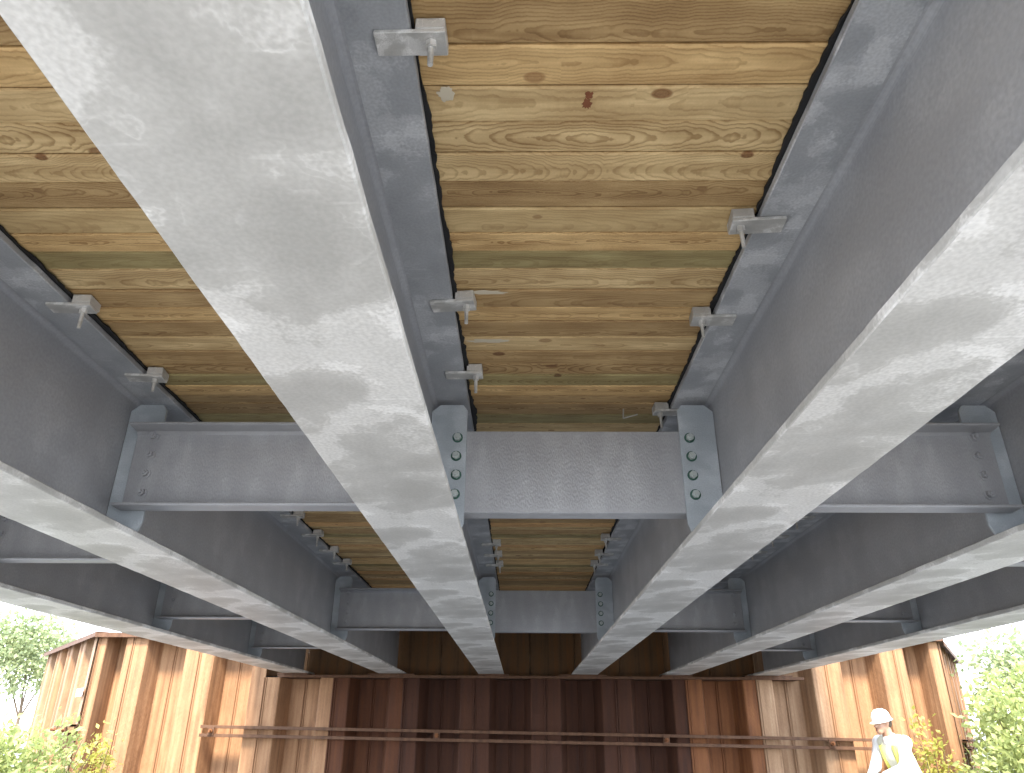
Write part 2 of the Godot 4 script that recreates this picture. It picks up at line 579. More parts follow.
# ragged black felt between the girder and the planks
func felt(i: int, label: String) -> void:
	var st := begin()
	var n := FastNoiseLite.new()
	n.seed = 900 + i
	n.frequency = 1.0
	n.fractal_octaves = 4
	var steps := 640
	var y0 := YF + 0.0005
	var y1 := YP - 0.001
	var L := []
	var R := []
	for k in steps + 1:
		var z := lerpf(ZNEAR, -10.4, float(k) / steps)
		var jl := FW * 0.5 + 0.003 + 0.022 * maxf(0.0, n.get_noise_2d(z * 0.9, 1.0)) + 0.009 * absf(n.get_noise_2d(z * 5.0, 7.0)) + 0.007 * n.get_noise_2d(z * 23.0, 9.0)
		var jr := FW * 0.5 + 0.003 + 0.022 * maxf(0.0, n.get_noise_2d(z * 0.9, 31.0)) + 0.009 * absf(n.get_noise_2d(z * 5.0, 37.0)) + 0.007 * n.get_noise_2d(z * 23.0, 39.0)
		if n.get_noise_2d(z * 0.7, 77.0) > 0.2:
			jr += 0.005
		if n.get_noise_2d(z * 0.7, 97.0) > 0.2:
			jl += 0.005
		var dl := 0.010 * maxf(0.0, n.get_noise_2d(z * 5.0, 55.0))
		L.append([Vector3(-jl, y0 - dl, z), Vector3(-jl, y1 - dl, z)])
		R.append([Vector3(jr, y0 - dl, z), Vector3(jr, y1 - dl, z)])
	var e := FW * 0.5 + 0.0005
	for k in steps:
		var za: float = L[k][0].z
		var zb: float = L[k + 1][0].z
		# left lip, slab, right lip (undersides and tops)
		quad(st, L[k][0], Vector3(-e, y0, za), Vector3(-e, y0, zb), L[k + 1][0])
		quad(st, Vector3(-e, y0, za), Vector3(e, y0, za), Vector3(e, y0, zb), Vector3(-e, y0, zb))
		quad(st, Vector3(e, y0, za), R[k][0], R[k + 1][0], Vector3(e, y0, zb))
		quad(st, L[k][1], L[k + 1][1], R[k + 1][1], R[k][1])
		quad(st, L[k][0], L[k + 1][0], L[k + 1][1], L[k][1])
		quad(st, R[k][0], R[k][1], R[k + 1][1], R[k + 1][0])
	var o := MeshInstance3D.new()
	o.name = numbered("felt_strip")
	o.mesh = finish(st)
	o.material_override = M.felt
	o.position = Vector3(GX[i], 0, 0)
	add_child(o)
	o.set_meta("label", label)
	o.set_meta("category", "felt strip")
	o.set_meta("group", "black felt strips on the girders")

func plank(parent: Node3D, za: float, zb: float, idx: int) -> MeshInstance3D:
	# za nearer, zb farther
	var x0 := -3.62
	var x1 := 3.86
	var y0 := YP + rng.randf_range(0.0, 0.006)
	var y1 := YP + 0.13
	var w := za - zb - 0.0026
	var c := 0.005
	var tl := rng.randf_range(-0.0012, 0.0012)
	var hw := w * 0.5
	var poly := [Vector2(-hw + c, y0 + tl), Vector2(hw - c, y0 - tl), Vector2(hw, y0 + c - tl), Vector2(hw, y1), Vector2(-hw, y1), Vector2(-hw, y0 + c + tl)]
	var st := begin()
	var strip := rng.randi() % WS
	if idx >= 0:
		strip = idx % WS
	var u0 := rng.randf()
	var fl := 1.0 if rng.randf() < 0.5 else -1.0
	var vs := 1.0 / WS
	var va := (strip + 0.04) * vs
	var vb := (strip + 0.96) * vs
	if rng.randf() < 0.5:
		var tmp := va
		va = vb
		vb = tmp
	var ul := fl * (x1 - x0) / 1.84
	for k in 6:
		var a: Vector2 = poly[k]
		var b: Vector2 = poly[(k + 1) % 6]
		# (z offset, y)
		var ta := lerpf(va, vb, clampf((a.x + hw) / w, 0.0, 1.0))
		var tb := lerpf(va, vb, clampf((b.x + hw) / w, 0.0, 1.0))
		quad(st, Vector3(x0, a.y, a.x), Vector3(x0, b.y, b.x), Vector3(x1, b.y, b.x), Vector3(x1, a.y, a.x), Vector2(u0, ta), Vector2(u0, tb), Vector2(u0 + ul, tb), Vector2(u0 + ul, ta))
	for e in 2:
		var x := x0 if e == 0 else x1
		for k in range(1, 5):
			var q := [poly[0], poly[k], poly[k + 1]]
			if e == 0:
				q = [poly[0], poly[k + 1], poly[k]]
			for v in q:
				st.set_uv(Vector2(u0 + v.y, lerpf(va, vb, clampf((v.x + hw) / w, 0.0, 1.0))))
				st.add_vertex(Vector3(x, v.y, v.x))
	var pick := [0, 0, 3, 3, 1, 2, 4, 6, 0, 2, 1, 5] if za > -2.0 else [3, 1, 2, 4, 4, 5, 2, 1, 4, 6]
	var m: Material = M["wood%d" % pick[rng.randi() % pick.size()]]
	var zm := (za + zb) * 0.5
	if absf(zm + 2.86) < 0.055 or absf(zm + 1.98) < 0.05:
		m = M["wood5"]
	elif absf(zm + 3.08) < 0.055 or absf(zm + 2.42) < 0.05:
		m = M["wood4"]
	var o := part("plank", finish(st), m, parent, Vector3(0, 0, (za + zb) * 0.5))
	o.set_meta("y0", y0 - absf(tl))
	return o

func blotch(parent: Node3D, m: Material, x: float, z: float, y: float, rx: float, rz: float, seed_: int, called := "stain") -> void:
	var n := FastNoiseLite.new()
	n.seed = seed_
	n.frequency = 0.8
	n.fractal_octaves = 3
	var st := begin()
	var N := 28
	var P := []
	for k in N:
		var a := TAU * k / N
		var q := 1.0 + 0.5 * n.get_noise_2d(cos(a) * 2.0, sin(a) * 2.0) * 1.4
		P.append(Vector3(cos(a) * rx * q, 0, sin(a) * rz * q))
	for k in N:
		var a: Vector3 = P[k]
		var b: Vector3 = P[(k + 1) % N]
		var dn := Vector3(0, -0.0009, 0)
		tri(st, dn, a * 0.9 + dn, b * 0.9 + dn)
		quad(st, a * 0.9 + dn, a, b, b * 0.9 + dn)
	part(called, finish(st), m, parent, Vector3(x, y, z))

func build_deck() -> void:
	var deck := thing("timber_deck", "timber bridge deck of pale brown planks laid across the girders", "bridge deck", Vector3.ZERO)
	var seams := [-0.591, -0.700, -0.810, -0.923, -1.034, -1.146, -1.259, -1.370, -1.477, -1.585, -1.698, -1.815, -1.907, -2.005, -2.131, -2.241, -2.339, -2.459, -2.572, -2.683, -2.783, -2.888, -2.992, -3.078, -3.202, -3.318]
	var z := 0.35
	var zs := [z]
	while z > -0.48:
		z -= rng.randf_range(0.112, 0.122)
		zs.append(z)
	zs[zs.size() - 1] = -0.48
	zs.append_array(seams)
	z = -3.318
	while z > -11.0:
		z -= rng.randf_range(0.103, 0.119)
		zs.append(z)
	var near := {}
	for k in zs.size() - 1:
		if zs[k] - zs[k + 1] < 0.03:
			continue
		var p := plank(deck, zs[k], zs[k + 1], k * 5 if zs[k] > -4.0 and zs[k] < -0.6 else -1)
		near[k] = [p, zs[k], zs[k + 1]]
	# marks on single planks: [x, z, kind, rx, rz]
	var marks := [[0.157, -1.283, "stain_red", 0.009, 0.012], [0.155, -1.311, "stain_red", 0.011, 0.015], [-0.178, -1.277, "stain_pale", 0.020, 0.022],
		[-0.128, -2.140, "stain_pale", 0.075, 0.012], [-0.124, -2.488, "stain_pale", 0.085, 0.014]]
	var sd := 1
	for m in marks:
		for k in near:
			var e: Array = near[k]
			if m[1] < e[1] and m[1] > e[2]:
				var p: MeshInstance3D = e[0]
				blotch(p, M[m[2]], m[0], m[1] - p.position.z, float(p.get_meta("y0")) - 0.0004, m[3], minf(m[4], (e[1] - e[2]) * 0.42), sd)
				sd += 1
	# a bent nail hanging from the soffit
	for k in near:
		var e: Array = near[k]
		if -3.14 < e[1] and -3.14 > e[2]:
			var p: MeshInstance3D = e[0]
			var st := begin()
			var y: float = p.get_meta("y0")
			tube(st, Vector3(0.47, y + 0.004, 0), Vector3(0.465, y - 0.05, 0.01), 0.0035, 0.0035, 6)
			tube(st, Vector3(0.465, y - 0.05, 0.01), Vector3(0.53, y - 0.035, 0.02), 0.0035, 0.003, 6)
			part("bent_nail", finish(st), M.wire, p)
	# wearing course on top and kerb timbers
	var top := box_mesh(Vector3(7.1, 0.06, 11.5), 0.004)
	var o := struct("road_surface", top, M.asphalt)
	o.position = Vector3(0.12, YP + 0.134 + 0.031, -5.2)
	for s in [-1, 1]:
		var t := thing("kerb_timber", "long timber kerb along the %s edge of the bridge deck" % ("left" if s < 0 else "right"), "kerb", Vector3(0.12 + s * 3.63, YP + 0.134, -5.2), "timber kerbs along the deck edges")
		part("timber", box_mesh(Vector3(0.14, 0.18, 11.4), 0.008), M.wood4, t, Vector3(0, 0.091, 0))

# ------------------------------------------------------------------ abutment
# one pair of piles (period 0.925): front pan, web, back pan, web. origin at the left seam, front face at z = 0, x to the right
func pile_mesh(h: float, v: int) -> ArrayMesh:
	var d := 0.30
	var t := 0.012
	var line := [Vector2(0, 0), Vector2(0.18, 0), Vector2(0.195, -0.008), Vector2(0.275, -d + 0.008), Vector2(0.29, -d), Vector2(0.635, -d), Vector2(0.65, -d + 0.008), Vector2(0.73, -0.008), Vector2(0.745, 0), Vector2(0.923, 0)]
	var st := begin()
	var u := v * 0.31
	var v0 := v * 0.17
	for k in line.size() - 1:
		var a: Vector2 = line[k]
		var b: Vector2 = line[k + 1]
		var nrm := (b - a).orthogonal().normalized()   # for the back side
		if nrm.y > 0:
			nrm = -nrm
		var l := a.distance_to(b)
		var A := Vector3(a.x, 0, a.y)
		var B := Vector3(b.x, 0, b.y)
		var up := Vector3(0, h, 0)
		quad(st, A, A + up, B + up, B, Vector2(u, v0 + h * 0.4), Vector2(u, v0), Vector2(u + l, v0), Vector2(u + l, v0 + h * 0.4))
		var o := Vector3(nrm.x, 0, nrm.y) * t
		quad(st, B + o, B + up + o, A + up + o, A + o, Vector2(u + l, 0.9), Vector2(u + l, 0), Vector2(u, 0), Vector2(u, 0.9))
		quad(st, A + up, A + up + o, B + up + o, B + up)
		u += l
	# interlocks: a small bead at the seam and one in the back pan
	for q in [[0.0, 0.004], [0.4625, -d + 0.004]]:
		var c := Vector3(q[0], 0, q[1])
		cbox(st, c + Vector3(-0.013, h * 0.5, 0.004), Vector3(0.022, h, 0.022), 0.006)
		cbox(st, c + Vector3(0.014, h * 0.5, 0.0), Vector3(0.020, h, 0.014), 0.005)
	return finish(st)

func wall_run(called: String, label: String, a: Vector2, b: Vector2, h: float, phase: float, cap: bool) -> Node3D:
	# piles from a to b (x, z), facing the right-hand side of a->b turned to +z
	var dirv := (b - a).normalized()
	var o := thing(called, label, "sheet pile wall", Vector3(a.x, 0, a.y), "rusty sheet pile walls of the abutment")
	o.rotation.y = atan2(-dirv.y, dirv.x)
	var L := a.distance_to(b)
	var x := phase
	var v := 0
	while x < L - 0.5:
		part("pile", pile_mesh(h, v), M["rust%d" % (rng.randi() % 4)], o, Vector3(x, 0, 0))
		x += 0.925
		v += 1
	if cap:
		var st := begin()
		cbox(st, Vector3(L * 0.5, h + 0.006, -0.13), Vector3(L + 0.1, 0.010, 0.42), 0.002)
		cbox(st, Vector3(L * 0.5, h - 0.027, 0.075), Vector3(L + 0.1, 0.055, 0.010), 0.002)
		part("cap_channel", finish(st), M.rust_beam, o)
	return o

func waler(called: String, label: String, a: Vector3, b: Vector3, bolts: Array) -> void:
	var o := thing(called, label, "waler beam", a, "")
	var L := a.distance_to(b)
	o.basis = Basis.looking_at((b - a).normalized().cross(Vector3.UP) * -1.0, Vector3.UP)
	var d := (b - a).normalized()
	var zax := d.cross(Vector3.UP).normalized()
	var yax := zax.cross(d)
	o.basis = Basis(d, yax, zax)
	if zax.z < 0:
		o.basis = Basis(d, yax, zax)
	for k in 2:
		var y := 0.050 if k == 0 else -0.050
		var st := begin()
		# a channel on its side: web, and two lips
		cbox(st, Vector3(L * 0.5, y, 0.0), Vector3(L, 0.036, 0.010), 0.002)
		cbox(st, Vector3(L * 0.5, y + 0.0145, 0.045), Vector3(L, 0.008, 0.08), 0.002)
		cbox(st, Vector3(L * 0.5, y - 0.0145, 0.045), Vector3(L, 0.008, 0.08), 0.002)
		cbox(st, Vector3(L * 0.5, y, 0.088), Vector3(L, 0.036, 0.007), 0.002)
		part("rail", finish(st), M.rust_beam, o)
	for x in bolts:
		var st := begin()
		cbox(st, Vector3.ZERO, Vector3(0.08, 0.10, 0.014), 0.003)
		var pl := part("tie_plate", finish(st), M.rust_beam, o, Vector3(x, 0, 0.101))
		st = begin()
		tube(st, Vector3(0, 0, 0.008), Vector3(0, 0, 0.036), 0.028, 0.028, 6)
		tube(st, Vector3(0, 0, 0.036), Vector3(0, 0, 0.075), 0.014, 0.014, 8)
		part("nut", finish(st), M.rust4, pl)

func build_abutment() -> void:
	var hl := 2.83
	# the abutment wall, seams at x = -3.38 + k * 0.925
	var x0 := -3.38 - 0.925 * 3 + 0.47
	var main := thing("sheet_pile_wall", "long rust brown sheet pile wall facing the camera beneath the girder ends", "sheet pile wall", Vector3(0, 0, ZW), "rusty sheet pile walls of the abutment")
	var x := -3.38 - 0.925 * 2
	var v := 0
	# left end piece: half pan
	while x < 4.7:
		var under := x > -3.5 and x < 3.6
		var hh := 2.245 if under and x + 0.9 < 3.7 else 2.78
		var ti := rng.randi() % 4
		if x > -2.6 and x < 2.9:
			ti = 6 if absf(x + 0.2) < 1.3 else ([5, 6][rng.randi() % 2] if absf(x + 0.2) < 2.3 else 4)  # piles darken towards the middle: under-deck shade painted into their tint
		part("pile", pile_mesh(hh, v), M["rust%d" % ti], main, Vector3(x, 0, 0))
		x += 0.925
		v += 1
	# closing plates at the two corners
	for q in [[-5.69, -3.38 - 1.85], [x, 5.55]]:
		var w: float = q[1] - q[0] - 0.004
		if w > 0.03:
			var cp := part("corner_pile", pile_mesh(2.78, 3), M.rust2, main, Vector3(q[0], 0, 0))
			cp.scale.x = w / 0.925
	for q in [[-5.74, -3.62], [3.86, 5.6]]:
		var w: float = q[1] - q[0]
		var st := begin()
		cbox(st, Vector3(q[0] + w * 0.5, 2.788, -0.14), Vector3(w, 0.010, 0.44), 0.002)
		cbox(st, Vector3(q[0] + w * 0.5, 2.758, 0.077), Vector3(w, 0.050, 0.009), 0.002)
		part("cap_channel", finish(st), M.rust_beam, main)
	var lw := wall_run("wing_wall", "rusty sheet pile wing wall going back at the left, with a small white plate on it", Vector2(-8.23, -13.58), Vector2(-5.70, -10.47), 2.80, 0.10, true)
	var rw := wall_run("wing_wall", "rusty sheet pile wing wall going back at the right behind the green bushes", Vector2(5.56, -10.47), Vector2(7.58, -13.80), 2.73, 0.02, true)
	var tag := thing("white_plate", "small blank white plate fixed to the left rusty wing wall", "sign plate", Vector3.ZERO)
	tag.transform = lw.transform * Transform3D(Basis.IDENTITY, Vector3(3.58, 2.06, 0.03))
	part("plate", box_mesh(Vector3(0.42, 0.10, 0.006), 0.001), mat(Color(0.8, 0.8, 0.8), 0.5), tag)
	# pile cap with a bearing plate under each girder
	var cap := thing("pile_cap", "rusty steel cap beam on the sheet piles under the girder ends", "cap beam", Vector3(0.24, 2.25, ZCAP))
	part("beam", box_mesh(Vector3(6.86, 0.030, 0.60), 0.004), M.rust_beam, cap, Vector3(0, 0.014, -0.302))
	for i in 6:
		part("bearing_plate", box_mesh(Vector3(0.40 if i % 2 == 0 else 0.62, 0.019, 0.56), 0.002), M.rust_beam, cap, Vector3(GX[i] - 0.24 + 0.03 * (i % 3 - 1), 0.0397, -0.272))
	part("lip", box_mesh(Vector3(6.9, 0.034, 0.012), 0.003), M.rust_beam, cap, Vector3(0, 0.012, 0.007))
	# backwall behind the girder ends
	var bw := thing("backwall", "stained steel backwall panels behind the girder ends above the cap", "backwall", Vector3(0.12, 2.29, -10.9))
	for k in 12:
		var w := 7.4 / 12
		part("panel", box_mesh(Vector3(w - 0.006, 0.90, 0.02), 0.003), M.backwall, bw, Vector3(-3.7 + w * (k + 0.5), 0.45, rng.randf_range(-0.006, 0.006)))
	waler("waler", "double rusty channel waler running across the sheet pile wall, tilting down to the right", Vector3(-4.10, 1.600, ZW + 0.012), Vector3(4.75, 1.490, ZW + 0.012), [0.15, 3.03, 5.93, 8.0])
	waler("waler", "short rusty waler stub with a dark recess on the left wing wall", lw.transform * Vector3(2.75, 1.60, 0.012), lw.transform * Vector3(3.85, 1.60, 0.012), [0.3, 0.9])
	waler("waler", "short rusty waler stub at the foot of the right wing wall by the bushes", rw.transform * Vector3(0.25, 1.49, 0.012), rw.transform * Vector3(1.6, 1.49, 0.012), [0.3, 1.1])

# ------------------------------------------------------------------ land
func ground_h(x: float, z: float) -> float:
	var h := 0.25 * smoothstep(-5.0, -9.0, z) if z > -60.0 else 0.25
	h = 0.25 * (1.0 - smoothstep(-9.5, -5.0, z))
	h += 0.04 * sin(x * 1.7 + z * 0.6) * sin(z * 1.3 - x * 0.4)
	var far := maxf(absf(x), absf(z + 10.0))
	h += smoothstep(40.0, 220.0, far) * 1.2
	return h

func build_land() -> void:
	var st := begin()
	st.set_smooth_group(0)
	var xs := []
	for k in range(-40, 41):
		var t := k / 40.0
		xs.append(signf(t) * (absf(t) * 14.0 + pow(absf(t), 5.0) * 900.0))
	for i in xs.size() - 1:
		for j in xs.size() - 1:
			var q := []
			for e in [[0, 0], [1, 0], [1, 1], [0, 1]]:
				var x: float = xs[i + e[0]]
				var z: float = xs[j + e[1]] - 5.0
				q.append(Vector3(x, ground_h(x, z), z))
			quad(st, q[0], q[1], q[2], q[3])
	struct("ground", finish(st), M.ground)
	# approach fill behind the walls
	st = begin()
	var T := [Vector3(-5.5, 2.6, -10.95), Vector3(5.4, 2.6, -10.95), Vector3(7.4, 2.55, -13.9), Vector3(7.0, 2.9, -70), Vector3(-7.4, 2.9, -70), Vector3(-8.0, 2.6, -13.7)]
	var B := [Vector3(-5.5, 0, -10.97), Vector3(5.4, 0, -10.97), Vector3(7.45, 0, -14.0), Vector3(12.0, 0, -70), Vector3(-12.4, 0, -70), Vector3(-8.05, 0, -13.8)]
	for k in range(1, 5):
		tri(st, T[0], T[k + 1], T[k])
		# wound so the top faces up
	for k in 6:
		var n := (k + 1) % 6
		quad(st, B[k], T[k], T[n], B[n])
	struct("embankment", finish(st), M.ground)
	var rd := struct("approach_road", box_mesh(Vector3(7.0, 0.5, 59), 0.01), M.asphalt)
	rd.position = Vector3(0.12, 2.99, -40.5)
	# guard rail on the right of the approach
	var gr := thing("guard_rail", "pale steel guard rail along the right side of the approach road", "guard rail", Vector3(5.5, 2.7, -12.2))
	var pr := PackedVector2Array()
	var prof := [Vector2(0, 0), Vector2(0.04, 0.05), Vector2(0.04, 0.10), Vector2(0, 0.15), Vector2(0.04, 0.20), Vector2(0.04, 0.25), Vector2(0, 0.30)]
	for p in prof:
		pr.append(p)
	for k in range(prof.size() - 1, -1, -1):
		pr.append(prof[k] + Vector2(-0.006, 0))
	part("rail", pull(pr, 0.0, -24.0), M.plate, gr, Vector3(0, 0.45, 0))
	for k in 13:
		part("post", box_mesh(Vector3(0.12, 0.9, 0.12), 0.006), M.plate, gr, Vector3(0.075, 0.25, -k * 1.95 - 0.2))

# leaves scattered in clumps; each leaf a bent blade
func leaves(blobs: Array, count: int, size: float, seed_: int) -> ArrayMesh:
	var r := RandomNumberGenerator.new()
	r.seed = seed_
	var st := begin()
	var tot := 0.0
	for b in blobs:
		tot += b[1].x * b[1].y * b[1].z
	for b in blobs:
		var rad: Vector3 = b[1]
		var n := int(count * rad.x * rad.y * rad.z / tot)
		var tufts := maxi(4, n / 14)
		for k in tufts:
			var d := Vector3(r.randfn(), r.randfn(), r.randfn()).normalized()
			var c: Vector3 = b[0] + d * rad * pow(r.randf(), 0.4)
			for j in 14:
				var p := c + Vector3(r.randfn(), r.randfn(), r.randfn()) * size * 1.1
				var u := (d + Vector3(r.randfn(), r.randfn() - 0.3, r.randfn()) * 0.8).normalized()
				var s := u.cross(Vector3(r.randfn(), r.randfn(), r.randfn())).normalized()
				var nn := u.cross(s)
				var l := size * r.randf_range(0.4, 1.5)
				var w := l * 0.28
				var m1 := p + u * l * 0.45 + nn * l * 0.06
				var tip := p + u * l
				tri(st, p, m1 + s * w, tip)
				tri(st, p, tip, m1 - s * w)
	return finish(st)

func bush(called: String, label: String, at: Vector3, blobs: Array, count: int, size: float, m: Material, seed_: int, category := "bush", trunk := 0.0, group := "") -> void:
	var o := thing(called, label, category, at, group)
	var r := RandomNumberGenerator.new()
	r.seed = seed_
	var st := begin()
	if trunk > 0.0:
		var top: Vector3 = blobs[0][0]
		tube(st, Vector3.ZERO, Vector3(top.x * 0.6, top.y * 0.6, top.z * 0.6), trunk, trunk * 0.65, 9)
		for b in blobs:
			tube(st, Vector3(top.x * 0.5, top.y * 0.5, top.z * 0.5), b[0], trunk * 0.5, trunk * 0.12, 6)
		part("trunk", finish(st), M.bark, o)
	else:
		for b in blobs:
			for k in 5:
				var c: Vector3 = b[0]
				var e := c + Vector3(r.randfn(), r.randf() * 0.8, r.randfn()) * (b[1] as Vector3) * 0.6
				tube(st, Vector3(c.x * 0.35 + r.randfn() * 0.05, 0, c.z * 0.35 + r.randfn() * 0.05), e, 0.012, 0.004, 5)
		part("stem", finish(st), M.bark, o)
	part("foliage" if trunk <= 0.0 else "crown", leaves(blobs, count, size, seed_ + 5), m, o)

func build_plants() -> void:
	bush("leafy_bush", "pale green leafy bush at the left, in front of the wing wall", Vector3(-5.45, -0.05, -8.9),
		[[Vector3(0, 1.1, 0), Vector3(0.55, 0.6, 0.5)], [Vector3(0.35, 0.7, 0.2), Vector3(0.5, 0.5, 0.45)], [Vector3(-0.45, 1.3, -0.1), Vector3(0.5, 0.45, 0.5)], [Vector3(0.3, 1.45, -0.2), Vector3(0.28, 0.25, 0.3)], [Vector3(-0.7, 0.7, 0.2), Vector3(0.5, 0.6, 0.4)]], 6500, 0.075, M.leaf_b, 11)
	bush("weed", "tall yellow green weed growing at the corner of the left wing wall", Vector3(-5.05, 0.2, -9.6),
		[[Vector3(0, 0.9, 0), Vector3(0.16, 0.45, 0.14)], [Vector3(0.16, 1.1, 0), Vector3(0.1, 0.3, 0.1)]], 700, 0.06, M.leaf_y, 12, "weed")
	bush("weed", "yellow green weed growing behind the person in white", Vector3(5.02, 0.2, -10.15),
		[[Vector3(0, 1.1, 0), Vector3(0.13, 0.55, 0.12)], [Vector3(0.18, 0.9, 0), Vector3(0.14, 0.4, 0.12)]], 900, 0.06, M.leaf_y, 13, "weed")
	bush("leafy_bush", "yellow green leafy bush at the right beside the wing wall", Vector3(5.85, 0.4, -9.55),
		[[Vector3(0, 1.2, 0), Vector3(0.6, 0.7, 0.5)], [Vector3(-0.35, 0.7, 0.2), Vector3(0.45, 0.5, 0.4)], [Vector3(0.5, 0.9, 0.1), Vector3(0.6, 0.7, 0.5)], [Vector3(0.35, 1.65, -0.2), Vector3(0.45, 0.4, 0.4)]], 6500, 0.08, M.leaf_b, 14)
	bush("leafy_bush", "taller green bush standing behind the one at the right of the wing wall", Vector3(6.95, 0.2, -10.9),
		[[Vector3(0, 1.6, 0), Vector3(0.8, 0.9, 0.7)], [Vector3(0.5, 2.2, 0), Vector3(0.7, 0.6, 0.6)], [Vector3(-0.45, 1.0, 0.2), Vector3(0.6, 0.7, 0.5)], [Vector3(-0.2, 2.4, -0.1), Vector3(0.5, 0.45, 0.5)]], 8000, 0.085, M.leaf_a, 15)
	bush("broadleaf_tree", "distant round crowned tree beyond the left wing wall", Vector3(-15.6, 0.2, -25.0),
		[[Vector3(0, 3.4, 0), Vector3(1.5, 1.0, 1.2)], [Vector3(0.9, 3.5, 0.2), Vector3(0.9, 0.7, 0.9)], [Vector3(-1.2, 3.9, 0), Vector3(1.1, 0.9, 1.0)], [Vector3(-0.3, 4.4, 0), Vector3(1.0, 0.6, 0.9)]], 9000, 0.13, M.leaf_a, 16, "tree", 0.07)
	bush("broadleaf_tree", "pale tree far off at the right edge above the bushes", Vector3(17.6, 0.2, -24.0),
		[[Vector3(0, 3.6, 0), Vector3(1.5, 1.2, 1.3)], [Vector3(-1.6, 3.2, 0.2), Vector3(1.2, 1.0, 1.0)], [Vector3(1.3, 3.4, 0), Vector3(1.2, 1.0, 1.0)]], 9000, 0.14, M.leaf_c, 17, "tree", 0.14)

# ------------------------------------------------------------------ the person
# tapered capsules joined with a smooth minimum on a grid, meshed as surface nets
func body_mesh(bones: Array, cell: float, k: float) -> ArrayMesh:
	var lo := Vector3.ONE * 1e9
	var hi := -lo
	for b in bones:
		for e in 2:
			var r: float = b[2 + e] + k + cell * 2.0
			lo = lo.min((b[e] as Vector3) - Vector3.ONE * r)
			hi = hi.max((b[e] as Vector3) + Vector3.ONE * r)
	var nx := int((hi.x - lo.x) / cell) + 2
	var ny := int((hi.y - lo.y) / cell) + 2
	var nz := int((hi.z - lo.z) / cell) + 2
	var f := PackedFloat32Array()
	f.resize(nx * ny * nz)
	f.fill(1.0)
	for b in bones:
		var A: Vector3 = b[0]
		var B: Vector3 = b[1]
		var ra: float = b[2]
		var rb: float = b[3]
		var sq: Vector3 = b[4] if b.size() > 4 else Vector3.ONE      # flattening of the limb per axis
		var m := maxf(ra, rb) + k + cell * 2.0
		var l := (A.min(B) - Vector3.ONE * m - lo) / cell
		var h := (A.max(B) + Vector3.ONE * m - lo) / cell
		var ab := (B - A) * sq
		var dd := maxf(ab.dot(ab), 1e-9)
		for z in range(maxi(0, int(l.z)), mini(nz, int(h.z) + 1)):
			for y in range(maxi(0, int(l.y)), mini(ny, int(h.y) + 1)):
				var row := (z * ny + y) * nx
				for x in range(maxi(0, int(l.x)), mini(nx, int(h.x) + 1)):
					var p := (lo + Vector3(x, y, z) * cell - A) * sq
					var t := clampf(p.dot(ab) / dd, 0.0, 1.0)
					var d := (p - ab * t).length() - lerpf(ra, rb, t)
					var o := f[row + x]
					var w := maxf(k - absf(o - d), 0.0) / k
					f[row + x] = minf(o, d) - w * w * k * 0.25
	var vid := {}
	var V := PackedVector3Array()
	for z in nz - 1:
		for y in ny - 1:
			for x in nx - 1:
				var i0 := (z * ny + y) * nx + x
				var c := [f[i0], f[i0 + 1], f[i0 + nx], f[i0 + nx + 1], f[i0 + nx * ny], f[i0 + nx * ny + 1], f[i0 + nx * ny + nx], f[i0 + nx * ny + nx + 1]]
				var neg := 0
				for q in 8:
					if c[q] < 0.0:
						neg += 1
				if neg == 0 or neg == 8:
					continue
				var s := Vector3.ZERO
				var n := 0
				for e in [[0, 1], [2, 3], [4, 5], [6, 7], [0, 2], [1, 3], [4, 6], [5, 7], [0, 4], [1, 5], [2, 6], [3, 7]]:
					var a: float = c[e[0]]
					var bq: float = c[e[1]]
					if (a < 0.0) != (bq < 0.0):
						var t := a / (a - bq)
						var pa := Vector3(e[0] & 1, (e[0] >> 1) & 1, (e[0] >> 2) & 1)
						var pb := Vector3(e[1] & 1, (e[1] >> 1) & 1, (e[1] >> 2) & 1)
						s += pa.lerp(pb, t)
						n += 1
				vid[i0] = V.size()
				V.append(lo + (Vector3(x, y, z) + s / n) * cell)
	var idx := PackedInt32Array()
	var steps := [1, nx, nx * ny]
	for i0 in vid:
		for ax in 3:
			var u: int = steps[(ax + 1) % 3]
			var w: int = steps[(ax + 2) % 3]
			var a := f[i0]
			var b := f[i0 + steps[ax]]
			if (a < 0.0) == (b < 0.0):
				continue
			if not (vid.has(i0 - u) and vid.has(i0 - w) and vid.has(i0 - u - w)):
				continue
			var q := [vid[i0], vid[i0 - u], vid[i0 - u - w], vid[i0 - w]]
			if a < 0.0:
				q.reverse()
			idx.append_array([q[0], q[1], q[2], q[0], q[2], q[3]])
	var st := SurfaceTool.new()
	st.begin(Mesh.PRIMITIVE_TRIANGLES)
	for v in V:
		st.set_uv(Vector2(v.x, v.y))
		st.add_vertex(v)
	for i in idx:
		st.add_index(i)
	st.generate_normals()
	return st.commit()

